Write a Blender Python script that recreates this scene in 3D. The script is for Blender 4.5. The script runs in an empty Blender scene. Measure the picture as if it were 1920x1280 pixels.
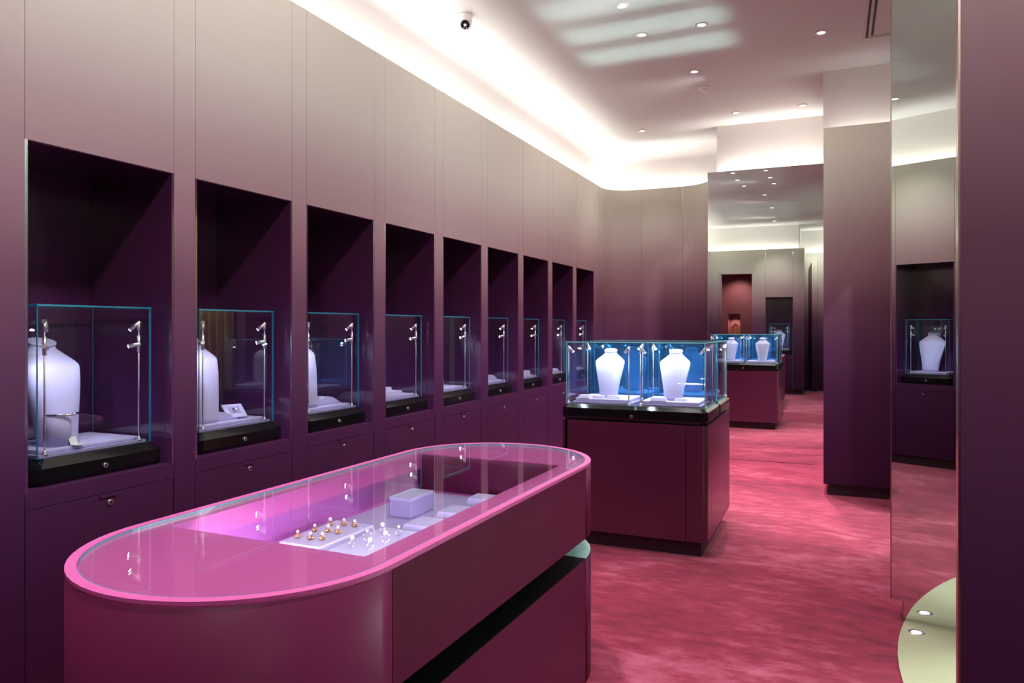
import bpy, bmesh, math, random
from mathutils import Vector, Matrix
random.seed(7)
C = bpy.context.scene
COL = C.collection
PI = math.pi

# ---------------------------------------------------------------- camera, world, light, exposure
cam_d = bpy.data.cameras.new('camera')
cam = bpy.data.objects.new('camera', cam_d); COL.objects.link(cam)
cam.location = (0, 0, 1.5)
cam.rotation_euler = (math.radians(90), 0, math.radians(23.504))
cam_d.sensor_width = 36.0
cam_d.lens = 1392.04 / 1920 * 36
cam_d.shift_y = -25.6 / 1920
cam_d.clip_start = 0.02
C.camera = cam
C.view_settings.view_transform = 'Standard'
C.view_settings.look = 'None'
C.view_settings.gamma = 1
C.view_settings.exposure = 1.1
try: C.view_settings.use_curve_mapping = False
except Exception: pass
C.cycles.transparent_max_bounces = 40
C.cycles.max_bounces = 10
C.cycles.glossy_bounces = 6
C.cycles.diffuse_bounces = 4
C.cycles.sample_clamp_indirect = 4.0
C.cycles.caustics_reflective = False
C.cycles.caustics_refractive = False
C.cycles.use_denoising = True
w = bpy.data.worlds.new('world'); C.world = w; w.use_nodes = True
w.node_tree.nodes['Background'].inputs[0].default_value = (0.6, 0.65, 0.7, 1)
w.node_tree.nodes['Background'].inputs[1].default_value = 0.05

def area(name, loc, rot, sx, sy, power, col, spread=180):
    d = bpy.data.lights.new(name, 'AREA'); d.shape = 'RECTANGLE'; d.size = sx; d.size_y = sy
    d.energy = power; d.color = col; d.spread = math.radians(spread)
    o = bpy.data.objects.new(name, d); COL.objects.link(o); o.location = loc; o.rotation_euler = rot
    return o
def spot(name, loc, target, power, col, angle=60, blend=0.6, r=0.02):
    d = bpy.data.lights.new(name, 'SPOT'); d.energy = power; d.color = col
    d.spot_size = math.radians(angle); d.spot_blend = blend; d.shadow_soft_size = r
    o = bpy.data.objects.new(name, d); COL.objects.link(o); o.location = loc
    v = Vector(target) - Vector(loc)
    o.rotation_euler = v.to_track_quat('-Z', 'Y').to_euler()
    return o
# daylight through the side room's window, and an unseen ceiling lamp added to brighten that room
area('window_daylight', (3.15, 2.6, 2.0), (0, math.radians(90), 0), 2.2, 2.6, 6, (0.80, 0.95, 0.92))
area('side_room_fill', (2.7, 5.7, 3.8), (0, 0, 0), 1.0, 1.6, 130, (0.86, 1.0, 0.92))
# unseen upward lamps added to cast the teal bands on the ceiling
for y in (4.72, 5.22, 5.72, 6.22):
    area('added_counter_upglow', (-1.39, y, 1.45), (PI, 0, 0), 1.25, 0.36, .42, (0.68, 0.97, 0.90), 8)
for y in (1.05, 1.55, 2.05, 2.55):
    area('added_island_upglow', (-1.32, y, 1.0), (PI, 0, 0), 1.15, 0.36, .38, (0.68, 0.97, 0.90), 8)

# ---------------------------------------------------------------- materials
def nt(name):
    m = bpy.data.materials.new(name); m.use_nodes = True
    n = m.node_tree.nodes; l = m.node_tree.links
    return m, n, l, n['Principled BSDF']
def pb(name, col, rough=0.5, metal=0.0, spec=0.5, coat=0.0, bump=0.0, bscale=200, emit=None, estr=0):
    m, n, l, b = nt(name)
    b.inputs['Base Color'].default_value = (*col, 1)
    b.inputs['Roughness'].default_value = rough
    b.inputs['Metallic'].default_value = metal
    b.inputs['Specular IOR Level'].default_value = spec
    b.inputs['Coat Weight'].default_value = coat
    b.inputs['Coat Roughness'].default_value = 0.08
    if emit:
        b.inputs['Emission Color'].default_value = (*emit, 1); b.inputs['Emission Strength'].default_value = estr
    # a slight procedural unevenness of the colour, plus optional bump
    t = n.new('ShaderNodeTexNoise'); t.inputs['Scale'].default_value = bscale; t.inputs['Detail'].default_value = 3
    g = n.new('ShaderNodeNewGeometry'); l.new(g.outputs['Position'], t.inputs['Vector'])
    mx = n.new('ShaderNodeMix'); mx.data_type = 'RGBA'; mx.blend_type = 'MULTIPLY'
    mx.inputs[0].default_value = 0.06; mx.inputs[6].default_value = (*col, 1)
    l.new(t.outputs['Color'], mx.inputs[7]); l.new(mx.outputs[2], b.inputs['Base Color'])
    if bump:
        bp = n.new('ShaderNodeBump'); bp.inputs['Strength'].default_value = bump; bp.inputs['Distance'].default_value = 0.002
        l.new(t.outputs['Fac'], bp.inputs['Height']); l.new(bp.outputs['Normal'], b.inputs['Normal'])
    return m
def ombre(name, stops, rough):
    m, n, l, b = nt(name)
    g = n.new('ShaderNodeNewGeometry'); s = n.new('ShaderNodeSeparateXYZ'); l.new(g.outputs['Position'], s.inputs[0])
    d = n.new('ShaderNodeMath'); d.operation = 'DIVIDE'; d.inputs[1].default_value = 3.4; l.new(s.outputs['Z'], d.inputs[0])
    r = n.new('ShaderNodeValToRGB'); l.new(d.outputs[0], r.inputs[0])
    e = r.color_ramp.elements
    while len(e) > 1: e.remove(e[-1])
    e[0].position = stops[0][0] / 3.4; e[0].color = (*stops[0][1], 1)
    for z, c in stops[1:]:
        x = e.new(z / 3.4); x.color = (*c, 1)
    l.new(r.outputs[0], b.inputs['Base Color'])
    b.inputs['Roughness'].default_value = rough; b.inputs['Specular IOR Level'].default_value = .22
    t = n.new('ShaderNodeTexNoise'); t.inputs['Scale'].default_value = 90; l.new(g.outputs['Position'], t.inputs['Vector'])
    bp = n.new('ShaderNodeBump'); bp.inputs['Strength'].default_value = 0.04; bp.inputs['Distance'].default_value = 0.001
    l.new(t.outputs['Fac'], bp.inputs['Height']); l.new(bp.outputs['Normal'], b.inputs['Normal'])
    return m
def thin_glass(name, tint=(1, 1, 1), haze=None, hazef=0.0, f0=0.045):
    m, n, l, b = nt(name); n.remove(b)
    out = n['Material Output']
    g = n.new('ShaderNodeNewGeometry')
    dt = n.new('ShaderNodeVectorMath'); dt.operation = 'DOT_PRODUCT'
    l.new(g.outputs['Incoming'], dt.inputs[0]); l.new(g.outputs['Normal'], dt.inputs[1])
    a = n.new('ShaderNodeMath'); a.operation = 'ABSOLUTE'; l.new(dt.outputs['Value'], a.inputs[0])
    s = n.new('ShaderNodeMath'); s.operation = 'SUBTRACT'; s.inputs[0].default_value = 1; s.use_clamp = True; l.new(a.outputs[0], s.inputs[1])
    p = n.new('ShaderNodeMath'); p.operation = 'POWER'; p.inputs[1].default_value = 5; l.new(s.outputs[0], p.inputs[0])
    q = n.new('ShaderNodeMath'); q.operation = 'MULTIPLY_ADD'; q.inputs[1].default_value = 1 - f0; q.inputs[2].default_value = f0; q.use_clamp = True
    l.new(p.outputs[0], q.inputs[0])
    tr = n.new('ShaderNodeBsdfTransparent'); tr.inputs[0].default_value = (*tint, 1)
    gl = n.new('ShaderNodeBsdfGlossy'); gl.inputs['Roughness'].default_value = 0.0; gl.inputs['Color'].default_value = (0.95, 1, 1, 1)
    mx = n.new('ShaderNodeMixShader'); l.new(q.outputs[0], mx.inputs[0]); l.new(tr.outputs[0], mx.inputs[1]); l.new(gl.outputs[0], mx.inputs[2])
    last = mx
    if haze:
        df = n.new('ShaderNodeBsdfDiffuse'); df.inputs[0].default_value = (*haze, 1)
        m2 = n.new('ShaderNodeMixShader'); m2.inputs[0].default_value = hazef
        l.new(mx.outputs[0], m2.inputs[1]); l.new(df.outputs[0], m2.inputs[2]); last = m2
    l.new(last.outputs[0], out.inputs[0])
    return m
def glass_edge(name, col):
    # the cut edge of clear float glass: teal, partly letting light through
    m, n, l, b = nt(name); n.remove(b); out = n['Material Output']
    df = n.new('ShaderNodeBsdfDiffuse'); df.inputs[0].default_value = (*col, 1)
    tl = n.new('ShaderNodeBsdfTranslucent'); tl.inputs[0].default_value = (*col, 1)
    gl = n.new('ShaderNodeBsdfGlossy'); gl.inputs[0].default_value = (*[min(1, c * 1.2 + .15) for c in col], 1); gl.inputs['Roughness'].default_value = 0.25
    a = n.new('ShaderNodeMixShader'); a.inputs[0].default_value = 0.5; l.new(df.outputs[0], a.inputs[1]); l.new(tl.outputs[0], a.inputs[2])
    c = n.new('ShaderNodeMixShader'); c.inputs[0].default_value = 0.35; l.new(a.outputs[0], c.inputs[1]); l.new(gl.outputs[0], c.inputs[2])
    l.new(c.outputs[0], out.inputs[0]); return m
def emis(name, col, s):
    m, n, l, b = nt(name); n.remove(b)
    e = n.new('ShaderNodeEmission'); e.inputs[0].default_value = (*col, 1); e.inputs[1].default_value = s
    l.new(e.outputs[0], n['Material Output'].inputs[0]); return m
def mirror_mat(name, col, rough=0.0):
    m, n, l, b = nt(name); n.remove(b)
    g = n.new('ShaderNodeBsdfGlossy'); g.inputs[0].default_value = (*col, 1); g.inputs['Roughness'].default_value = rough
    l.new(g.outputs[0], n['Material Output'].inputs[0]); return m
def carpet():
    m, n, l, b = nt('wine_pink_carpet')
    g = n.new('ShaderNodeNewGeometry')
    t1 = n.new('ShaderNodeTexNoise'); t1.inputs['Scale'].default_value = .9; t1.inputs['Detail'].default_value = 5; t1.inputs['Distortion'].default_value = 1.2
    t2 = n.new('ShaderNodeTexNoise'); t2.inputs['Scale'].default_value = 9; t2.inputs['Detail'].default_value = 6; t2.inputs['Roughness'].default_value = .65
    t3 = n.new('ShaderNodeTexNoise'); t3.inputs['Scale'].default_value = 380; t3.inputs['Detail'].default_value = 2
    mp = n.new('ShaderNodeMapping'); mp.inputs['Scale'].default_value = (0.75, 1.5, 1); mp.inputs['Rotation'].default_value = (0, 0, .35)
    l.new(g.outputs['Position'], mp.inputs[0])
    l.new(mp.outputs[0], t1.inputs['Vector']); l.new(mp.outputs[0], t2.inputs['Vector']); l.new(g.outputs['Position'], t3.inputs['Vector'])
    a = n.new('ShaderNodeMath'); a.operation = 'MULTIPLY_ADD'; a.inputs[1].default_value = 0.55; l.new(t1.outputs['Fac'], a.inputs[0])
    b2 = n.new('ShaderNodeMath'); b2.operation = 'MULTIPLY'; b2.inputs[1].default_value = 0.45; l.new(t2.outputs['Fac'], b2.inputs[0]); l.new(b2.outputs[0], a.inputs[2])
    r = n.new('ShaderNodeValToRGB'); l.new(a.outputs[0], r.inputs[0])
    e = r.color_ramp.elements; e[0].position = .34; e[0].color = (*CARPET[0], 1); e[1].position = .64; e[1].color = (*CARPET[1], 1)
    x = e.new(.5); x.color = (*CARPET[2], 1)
    l.new(r.outputs[0], b.inputs['Base Color']); b.inputs['Roughness'].default_value = 0.95
    b.inputs['Specular IOR Level'].default_value = 0.1
    b.inputs['Sheen Weight'].default_value = 0.38; b.inputs['Sheen Roughness'].default_value = .4; b.inputs['Sheen Tint'].default_value = (1, .72, .82, 1)
    bp = n.new('ShaderNodeBump'); bp.inputs['Strength'].default_value = .35; bp.inputs['Distance'].default_value = .004
    ad = n.new('ShaderNodeMath'); ad.operation = 'MULTIPLY_ADD'; ad.inputs[1].default_value = .5; l.new(t3.outputs['Fac'], ad.inputs[0]); l.new(t2.outputs['Fac'], ad.inputs[2])
    l.new(ad.outputs[0], bp.inputs['Height']); l.new(bp.outputs['Normal'], b.inputs['Normal'])
    return m
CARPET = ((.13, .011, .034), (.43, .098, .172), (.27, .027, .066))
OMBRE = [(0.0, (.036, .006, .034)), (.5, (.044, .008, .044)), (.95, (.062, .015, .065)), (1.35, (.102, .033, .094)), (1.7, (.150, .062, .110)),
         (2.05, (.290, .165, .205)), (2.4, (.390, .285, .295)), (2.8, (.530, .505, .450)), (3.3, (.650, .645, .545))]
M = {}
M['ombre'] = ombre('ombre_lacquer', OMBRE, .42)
M['niche'] = ombre('niche_lacquer_case_glow', [(0.0, (.02, .005, .018)), (.9, (.11, .030, .13)), (1.5, (.075, .020, .085)), (1.75, (.070, .016, .058)), (3.3, (.018, .004, .014))], .13)  # lighter purple at case height paints in the glow of the cases
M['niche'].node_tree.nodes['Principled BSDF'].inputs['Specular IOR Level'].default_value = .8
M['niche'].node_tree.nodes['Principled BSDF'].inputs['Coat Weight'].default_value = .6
M['wine'] = pb('wine_lacquer', (.110, .012, .052), .38, spec=.09, coat=.0, bscale=4)
M['wine2'] = pb('wine_lacquer_gloss', (.085, .011, .042), .27, spec=.6, bscale=4)
M['wine_in'] = pb('purple_well_lining', (.50, .13, .48), .25, bscale=4)
M['pink'] = pb('lit_wine_top', (.66, .125, .42), .32, bscale=4)  # wine lacquer coloured pink to carry the light falling on the top
M['kick'] = pb('dark_plinth', (.022, .006, .015), .5, bscale=6)
M['black'] = pb('black_gloss_base', (.006, .006, .008), .14, spec=.4, coat=.2, bscale=5)
M['gap'] = pb('black_recess', (.004, .003, .004), .35, bscale=5)
M['white'] = pb('white_plaster', (.80, .77, .74), .9, bscale=30)
M['ceil'] = pb('ceiling_plaster', (.64, .66, .64), .9, bscale=12)
M['lav'] = pb('lavender_leatherette', (.52, .48, .76), .55, bump=.25, bscale=600)
M['lavd'] = pb('lavender_suede', (.36, .31, .56), .7, bump=.2, bscale=700)
M['chrome'] = pb('brushed_steel', (.92, .90, .93), .30, metal=1, bscale=80)
M['gold'] = pb('polished_gold', (.95, .62, .22), .15, metal=1, bscale=60)
M['silver'] = pb('polished_silver', (.9, .9, .92), .12, metal=1, bscale=60)
M['pearl'] = pb('pearl', (.90, .86, .80), .15, coat=.6, bscale=50)
M['glass'] = thin_glass('clear_glass', (.975, .992, .992))
M['glasstop'] = thin_glass('counter_glass', (.97, .985, .985), f0=.035)
M['blueglass'] = thin_glass('blue_tinted_glass', (.50, .78, .92), haze=(.10, .42, .70), hazef=.09)
M['edge'] = glass_edge('teal_glass_edge', (.30, .92, .95))
M['edgeb'] = glass_edge('blue_glass_edge', (.04, .46, .70))
M['mint'] = pb('ledge_reflection_mint', (.50, .86, .78), .25, bscale=9)  # pale mint stands in for light reflected in the ledge
M['mirror'] = mirror_mat('mirror_silver', (.86, .91, .88))
M['trimmetal'] = pb('champagne_metal_trim', (.55, .45, .40), .25, metal=1, bscale=40)
M['sage'] = pb('sage_wall_paint', (.50, .55, .48), .8, bscale=20)
M['green'] = pb('polished_pale_green_terrazzo', (.52, .54, .37), .16, bscale=14, coat=.3)
M['curtain'] = pb('ochre_velvet', (.45, .30, .05), .8, bscale=60)
M['burg'] = pb('burgundy_wall', (.28, .075, .10), .6, bscale=8)
M['housing'] = pb('white_plastic', (.75, .74, .72), .4, bscale=40)
M['darkglass'] = pb('dark_lens_glass', (.012, .010, .010), .08, bscale=40)
M['lamp'] = emis('spot_lens', (.88, .94, 1.0), 45)
M['lampdim'] = emis('spot_lens_small', (.88, .94, 1.0), 22)
M['down'] = emis('downlight_lens', (1.0, .93, .85), 2.2)
M['led'] = emis('cove_led', (1.0, .955, .915), 13)
M['led2'] = emis('cove_led_soft', (1.0, .955, .915), 17)
M['led3'] = emis('cove_led_dim', (1.0, .955, .915), 3.5)
M['ventdark'] = pb('vent_slot_black', (.012, .008, .006), .7, bscale=20)
M['ventgrey'] = pb('vent_metal', (.56, .52, .49), .5, bscale=20)
M['carpet'] = carpet()

# ---------------------------------------------------------------- helpers
class MB:
    def __init__(s): s.bm = bmesh.new(); s.mats = []
    def mi(s, mat):
        if mat is None: return 0
        if mat not in s.mats: s.mats.append(mat)
        return s.mats.index(mat)
    def box(s, x0, x1, y0, y1, z0, z1, mat=None, bevel=0):
        r = bmesh.ops.create_cube(s.bm, size=1)
        for v in r['verts']:
            v.co = Vector(((x0 + x1) / 2 + v.co.x * (x1 - x0), (y0 + y1) / 2 + v.co.y * (y1 - y0), (z0 + z1) / 2 + v.co.z * (z1 - z0)))
        fs = set(f for v in r['verts'] for f in v.link_faces)
        for f in fs: f.material_index = s.mi(mat)
        if bevel:
            es = list(set(e for v in r['verts'] for e in v.link_edges))
            o = bmesh.ops.bevel(s.bm, geom=es, offset=bevel, segments=2, affect='EDGES', profile=.5)
            for f in o['faces']: f.material_index = s.mi(mat)
        return s
    def prism(s, pts, z0, z1, mat=None, top=None, smooth=False):
        n = len(pts)
        a = [s.bm.verts.new((x, y, z0)) for x, y in pts]; b = [s.bm.verts.new((x, y, z1)) for x, y in (top or pts)]
        i = s.mi(mat)
        for k in range(n):
            f = s.bm.faces.new((a[k], a[(k + 1) % n], b[(k + 1) % n], b[k])); f.material_index = i; f.smooth = smooth
        f = s.bm.faces.new(list(reversed(a))); f.material_index = i
        f = s.bm.faces.new(b); f.material_index = i
        return s
    def loft(s, rings, mat=None, smooth=True, caps=True):
        i = s.mi(mat); vr = [[s.bm.verts.new(p) for p in r] for r in rings]
        n = len(rings[0])
        for a, b in zip(vr, vr[1:]):
            for k in range(n):
                f = s.bm.faces.new((a[k], a[(k + 1) % n], b[(k + 1) % n], b[k])); f.material_index = i; f.smooth = smooth
        if caps:
            f = s.bm.faces.new(list(reversed(vr[0]))); f.material_index = i
            f = s.bm.faces.new(vr[-1]); f.material_index = i
        return s
    def cyl(s, p0, p1, r0, r1=None, mat=None, n=16):
        p0 = Vector(p0); p1 = Vector(p1); r1 = r0 if r1 is None else r1
        d = (p1 - p0).normalized(); u = d.orthogonal().normalized(); v = d.cross(u)
        ring = lambda p, r: [p + (u * math.cos(2 * PI * k / n) + v * math.sin(2 * PI * k / n)) * r for k in range(n)]
        return s.loft([ring(p0, r0), ring(p1, r1)], mat)
    def lathe(s, prof, loc=(0, 0, 0), mat=None, n=32):
        L = Vector(loc)
        return s.loft([[L + Vector((r * math.cos(2 * PI * k / n), r * math.sin(2 * PI * k / n), z)) for k in range(n)] for r, z in prof], mat)
    def torus(s, loc, R, r, mat=None, n=28, m=8, mtx=None):
        i = s.mi(mat); g = []
        for a in range(n):
            t = 2 * PI * a / n
            row = []
            for b in range(m):
                q = 2 * PI * b / m
                p = Vector(((R + r * math.cos(q)) * math.cos(t), (R + r * math.cos(q)) * math.sin(t), r * math.sin(q)))
                if mtx: p = mtx @ p
                row.append(s.bm.verts.new(p + Vector(loc)))
            g.append(row)
        for a in range(n):
            for b in range(m):
                f = s.bm.faces.new((g[a][b], g[(a + 1) % n][b], g[(a + 1) % n][(b + 1) % m], g[a][(b + 1) % m])); f.smooth = True; f.material_index = i
        return s
    def sphere(s, loc, r, mat=None, seg=16, sc=(1, 1, 1)):
        o = bmesh.ops.create_uvsphere(s.bm, u_segments=seg, v_segments=seg // 2 + 2, radius=r)
        for v in o['verts']: v.co = Vector((v.co.x * sc[0], v.co.y * sc[1], v.co.z * sc[2])) + Vector(loc)
        for f in set(f for v in o['verts'] for f in v.link_faces): f.smooth = True; f.material_index = s.mi(mat)
        return s
    def build(s, name, mat=None, parent=None, mtx=None):
        bmesh.ops.recalc_face_normals(s.bm, faces=s.bm.faces)
        me = bpy.data.meshes.new(name); s.bm.to_mesh(me); s.bm.free()
        mats = s.mats if s.mats else [mat]
        if s.mats and mats[0] is None: mats[0] = mat
        for m in mats: me.materials.append(m)
        o = bpy.data.objects.new(name, me); COL.objects.link(o)
        if parent: o.parent = parent
        if mtx: o.matrix_local = mtx
        return o
def thing(name, label, cat, loc=(0, 0, 0), rz=0, group=None):
    o = bpy.data.objects.new(name, None); COL.objects.link(o); o.empty_display_size = .05
    o.location = loc; o.rotation_euler = (0, 0, rz)
    return tag(o, label, cat, group)
def tag(o, label, cat, group=None):
    o['label'] = label; o['category'] = cat
    if group: o['group'] = group
    return o
def struct(o):
    o['kind'] = 'structure'; return o
def kids(o): return [c for c in bpy.data.objects if c.parent == o]
def copy_tree(o, label=None, group=None, loc=None, rz=None, parent=None):
    c = o.copy(); COL.objects.link(c); c.parent = parent
    if label: c['label'] = label
    if group: c['group'] = group
    if loc is not None: c.location = loc
    if rz is not None: c.rotation_euler = (0, 0, rz)
    for k in kids(o): copy_tree(k, parent=c)
    return c
def plate_hole(mb, outer, inner, z0, z1, mat):
    bm = mb.bm; i = mb.mi(mat)
    def loop(p, z): return [bm.verts.new((x, y, z)) for x, y in p]
    for z, flip in ((z0, True), (z1, False)):
        pass
    o0, o1, i0, i1 = loop(outer, z0), loop(outer, z1), loop(inner, z0), loop(inner, z1)
    def strip(a, b):
        for k in range(len(a)):
            f = bm.faces.new((a[k], a[(k + 1) % len(a)], b[(k + 1) % len(a)], b[k])); f.material_index = i
    strip(o0, o1); strip(i1, i0)
    for a, b in ((o0, i0), (o1, i1)):
        es = [bm.edges.get((l[k], l[(k + 1) % len(l)])) for l in (a, b) for k in range(len(l))]
        r = bmesh.ops.triangle_fill(bm, edges=es, use_beauty=True)
        for f in r['geom']:
            if isinstance(f, bmesh.types.BMFace): f.material_index = i
    return mb
def stadium(a, b, h, n=28, inset=0, part='all'):
    """outline with straight sides x=+-a and half-ellipse ends; h = half length of the straight part"""
    a -= inset; b -= inset
    near = [(-a * math.cos(PI * k / n), -h - b * math.sin(PI * k / n)) for k in range(n + 1)]
    far = [(a * math.cos(PI * k / n), h + b * math.sin(PI * k / n)) for k in range(n + 1)]
    if part == 'near': return near
    if part == 'far': return far
    return near + far
def rrect(x0, x1, y0, y1, r, n=6):
    pts = []
    for cx, cy, a0 in ((x1 - r, y0 + r, -90), (x1 - r, y1 - r, 0), (x0 + r, y1 - r, 90), (x0 + r, y0 + r, 180)):
        for k in range(n + 1):
            a = math.radians(a0 + 90 * k / n); pts.append((cx + r * math.cos(a), cy + r * math.sin(a)))
    return pts

# ---------------------------------------------------------------- the room
D = -2.736; ZT = 3.295; ZC = 3.85
Y0, PITCH, NW = 1.792, .795, .673
NZ0, NZ1 = .89, 2.197
YB = -.35      # wall behind the camera
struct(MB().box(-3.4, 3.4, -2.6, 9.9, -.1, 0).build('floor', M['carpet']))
struct(MB().box(-3.4, 3.4, -2.6, 9.9, ZC, ZC + .1).build('ceiling', M['ceil']))
# polished pale green floor, a big circle let into the carpet
pts = [(2.95 + 2.69 * math.cos(2 * PI * k / 120), 3.68 + 2.69 * math.sin(2 * PI * k / 120)) for k in range(120)]
pts = [(min(x, 3.3), y) for x, y in pts]
o = struct(MB().prism(pts, .0005, .006).build('floor_inlay', M['green']))
def post_box(mb, a, b):
    mb.box(D - .56, D, a, b, .1, 3.1); mb.box(D - .02, D, a, b, 3.1, ZT)
# left wall: posts between the niches, and the long stretch before them
mb = MB()
ys = [Y0 + i * PITCH for i in range(9)]
for i in range(8):
    post_box(mb, ys[i] + NW + .0015, ys[i + 1] - .0015)
post_box(mb, YB - .3, Y0 - .0015)
post_box(mb, ys[8] + NW + .0015, 9.03)
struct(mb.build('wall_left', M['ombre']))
struct(MB().box(D - .5, D - .045, YB - .3, 9.2, 0, .1).build('baseboard_left', M['kick']))
# far wall: curved corner panels
def path_far():
    p = [(D, 9.033), (D, 9.17)]
    for k in range(1, 13):
        a = PI - PI / 2 * k / 12; p.append((-2.396 + .34 * math.cos(a), 9.17 + .34 * math.sin(a)))
    p += [(-2.30, 9.51)]
    q = [(-2.297, 9.51), (-1.773, 9.51)]
    r = [(-1.770, 9.51), (-1.70, 9.495), (-1.63, 9.472), (-1.56, 9.437), (-1.50, 9.39), (-1.45, 9.345), (-1.41, 9.29), (-1.38, 9.22), (-1.352, 9.12)]
    return p, q, r
for seg in path_far():
    n = len(seg); outer = []
    for k, (x, y) in enumerate(seg):
        a = seg[max(k - 1, 0)]; b = seg[min(k + 1, n - 1)]
        dx, dy = b[0] - a[0], b[1] - a[1]; L = math.hypot(dx, dy)
        outer.append((x - dy / L * .03, y + dx / L * .03))
    struct(MB().prism(seg + outer[::-1], .1, ZT, smooth=False).build('wall_far', M['ombre']))
struct(MB().prism([(D - .045, 9.0), (-2.45, 9.56), (-1.75, 9.56), (-1.36, 9.3), (-1.36, 9.85), (D - .4, 9.85)], 0, .1).build('baseboard_far', M['kick']))
# block that carries the far mirror, and the projecting pillar to its right
struct(MB().box(-1.349, -.094, 8.785, 9.7, 0, 3.1).box(-1.349, -.094, 8.785, 8.80, 3.1, ZT).build('wall_far', M['ombre']))
struct(MB().box(-.094, .62, 7.24, 8.765, .1, 3.1).box(-.094, .62, 7.24, 7.255, 3.1, ZT).build('wall_right', M['ombre']))
struct(MB().box(-.045, .6, 7.262, 8.7, 0, .1).build('baseboard_right', M['kick']))
# right wall in pieces, with the opening towards the side room
struct(MB().box(.62, .74, 6.65, 7.24, .0, 3.1).box(.62, .74, 4.5, 5.5, 0, 3.1).box(.62, .74, 5.5, 6.65, 2.7, 3.1).box(.62, .635, 4.5, 7.24, 3.1, ZT).build('wall_right', M['ombre']))
# near right wall beside the camera
struct(MB().box(.2485, 1.4, 1.851, 1.879, .02, ZT, M['ombre']).build('wall_right', M['ombre']))
struct(MB().box(.2435, .2480, 1.850, 1.880, .02, ZT).build('trim_1', M['trimmetal']))
# wall behind the camera with a doorway and a niche
mb = MB()
BX = (-2.47, -1.72, -1.455, -.87, -.63)
T = .12
mb.box(D - .1, BX[0], YB - T, YB, 0, 3.1); mb.box(BX[0], BX[1], YB - T, YB, 2.78, 3.1); mb.box(D, BX[2] - .0015, YB - .02, YB, 3.1, ZT)
mb.box(BX[1], BX[2] - .0015, YB - T, YB, .1, 3.1); mb.box(BX[3] + .0015, BX[4], YB - T, YB, .1, 3.1); mb.box(BX[3] + .0015, BX[4], YB - .02, YB, 3.1, ZT)
mb.box(BX[4] - .1, BX[4], -1.6, YB - T, .1, 3.1); mb.box(BX[4] - .015, BX[4], -1.6, YB - .02, 3.1, ZT)
struct(mb.build('wall_back', M['ombre']))
struct(MB().box(BX[1], BX[4] - .05, YB - .3, YB - .05, 0, .1).build('baseboard_back', M['kick']))
struct(MB().box(BX[0] - .0, BX[0] + .03, YB - T, YB + .012, 0, 2.78).box(BX[1] - .03, BX[1], YB - T, YB + .012, 0, 2.78).box(BX[0], BX[1], YB - T, YB + .012, 2.75, 2.78).build('door_1', M['ombre']))
# little burgundy room beyond the doorway
mb = MB()
nx0, nx1, nz0, nz1 = -2.43, -2.14, .9, 1.85
yb = -1.5
mb.box(-3.3, nx0, yb - .1, yb, 0, 3.2); mb.box(nx1, -1.2, yb - .1, yb, 0, 3.2); mb.box(nx0, nx1, yb - .1, yb, nz1, 3.2); mb.box(nx0, nx1, yb - .1, yb, 0, nz0)
mb.box(nx0 - .02, nx1 + .02, yb - .32, yb - .3, nz0 - .02, nz1); mb.box(nx0 - .02, nx0, yb - .32, yb - .1, nz0 - .02, nz1); mb.box(nx1, nx1 + .02, yb - .32, yb - .1, nz0 - .02, nz1)
mb.box(nx0 - .02, nx1 + .02, yb - .32, yb - .1, nz0 - .04, nz0)
mb.box(-3.3, -2.75, yb, YB - T, 0, 3.2); mb.box(-1.6, -1.5, yb, YB - T - .55, 0, 3.2)
mb.box(-3.3, -1.2, yb, YB - T, 2.95, 3.0)
struct(mb.build('wall_back', M['burg']))
# passage behind the camera, seen only in the far mirror
struct(MB().box(-.73, 3.3, -1.72, -1.6, 0, 3.1).box(-.73, 3.3, -1.615, -1.6, 3.1, ZT).box(-.5, -.38, -1.6, -1.35, 0, 3.1).build('wall_back', M['ombre']))
# side room
struct(MB().box(3.3, 3.4, -2.4, 1.4, 0, ZC).box(3.3, 3.4, 3.9, 9.8, 0, ZC).box(3.3, 3.4, 1.4, 3.9, 0, .6).box(3.3, 3.4, 1.4, 3.9, 3.2, ZC).build('wall_right', M['sage']))
struct(MB().box(.86, 3.3, 6.9, 7.0, 0, ZC).build('wall_far', M['sage']))
struct(MB().box(3.31, 3.36, 1.4, 1.46, .6, 3.2).box(3.31, 3.36, 3.84, 3.9, .6, 3.2).box(3.31, 3.36, 2.62, 2.68, .6, 3.2).box(3.31, 3.36, 1.46, 3.84, .6, .66).box(3.31, 3.36, 1.46, 3.84, 3.14, 3.2).build('window_1', M['housing']))

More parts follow.
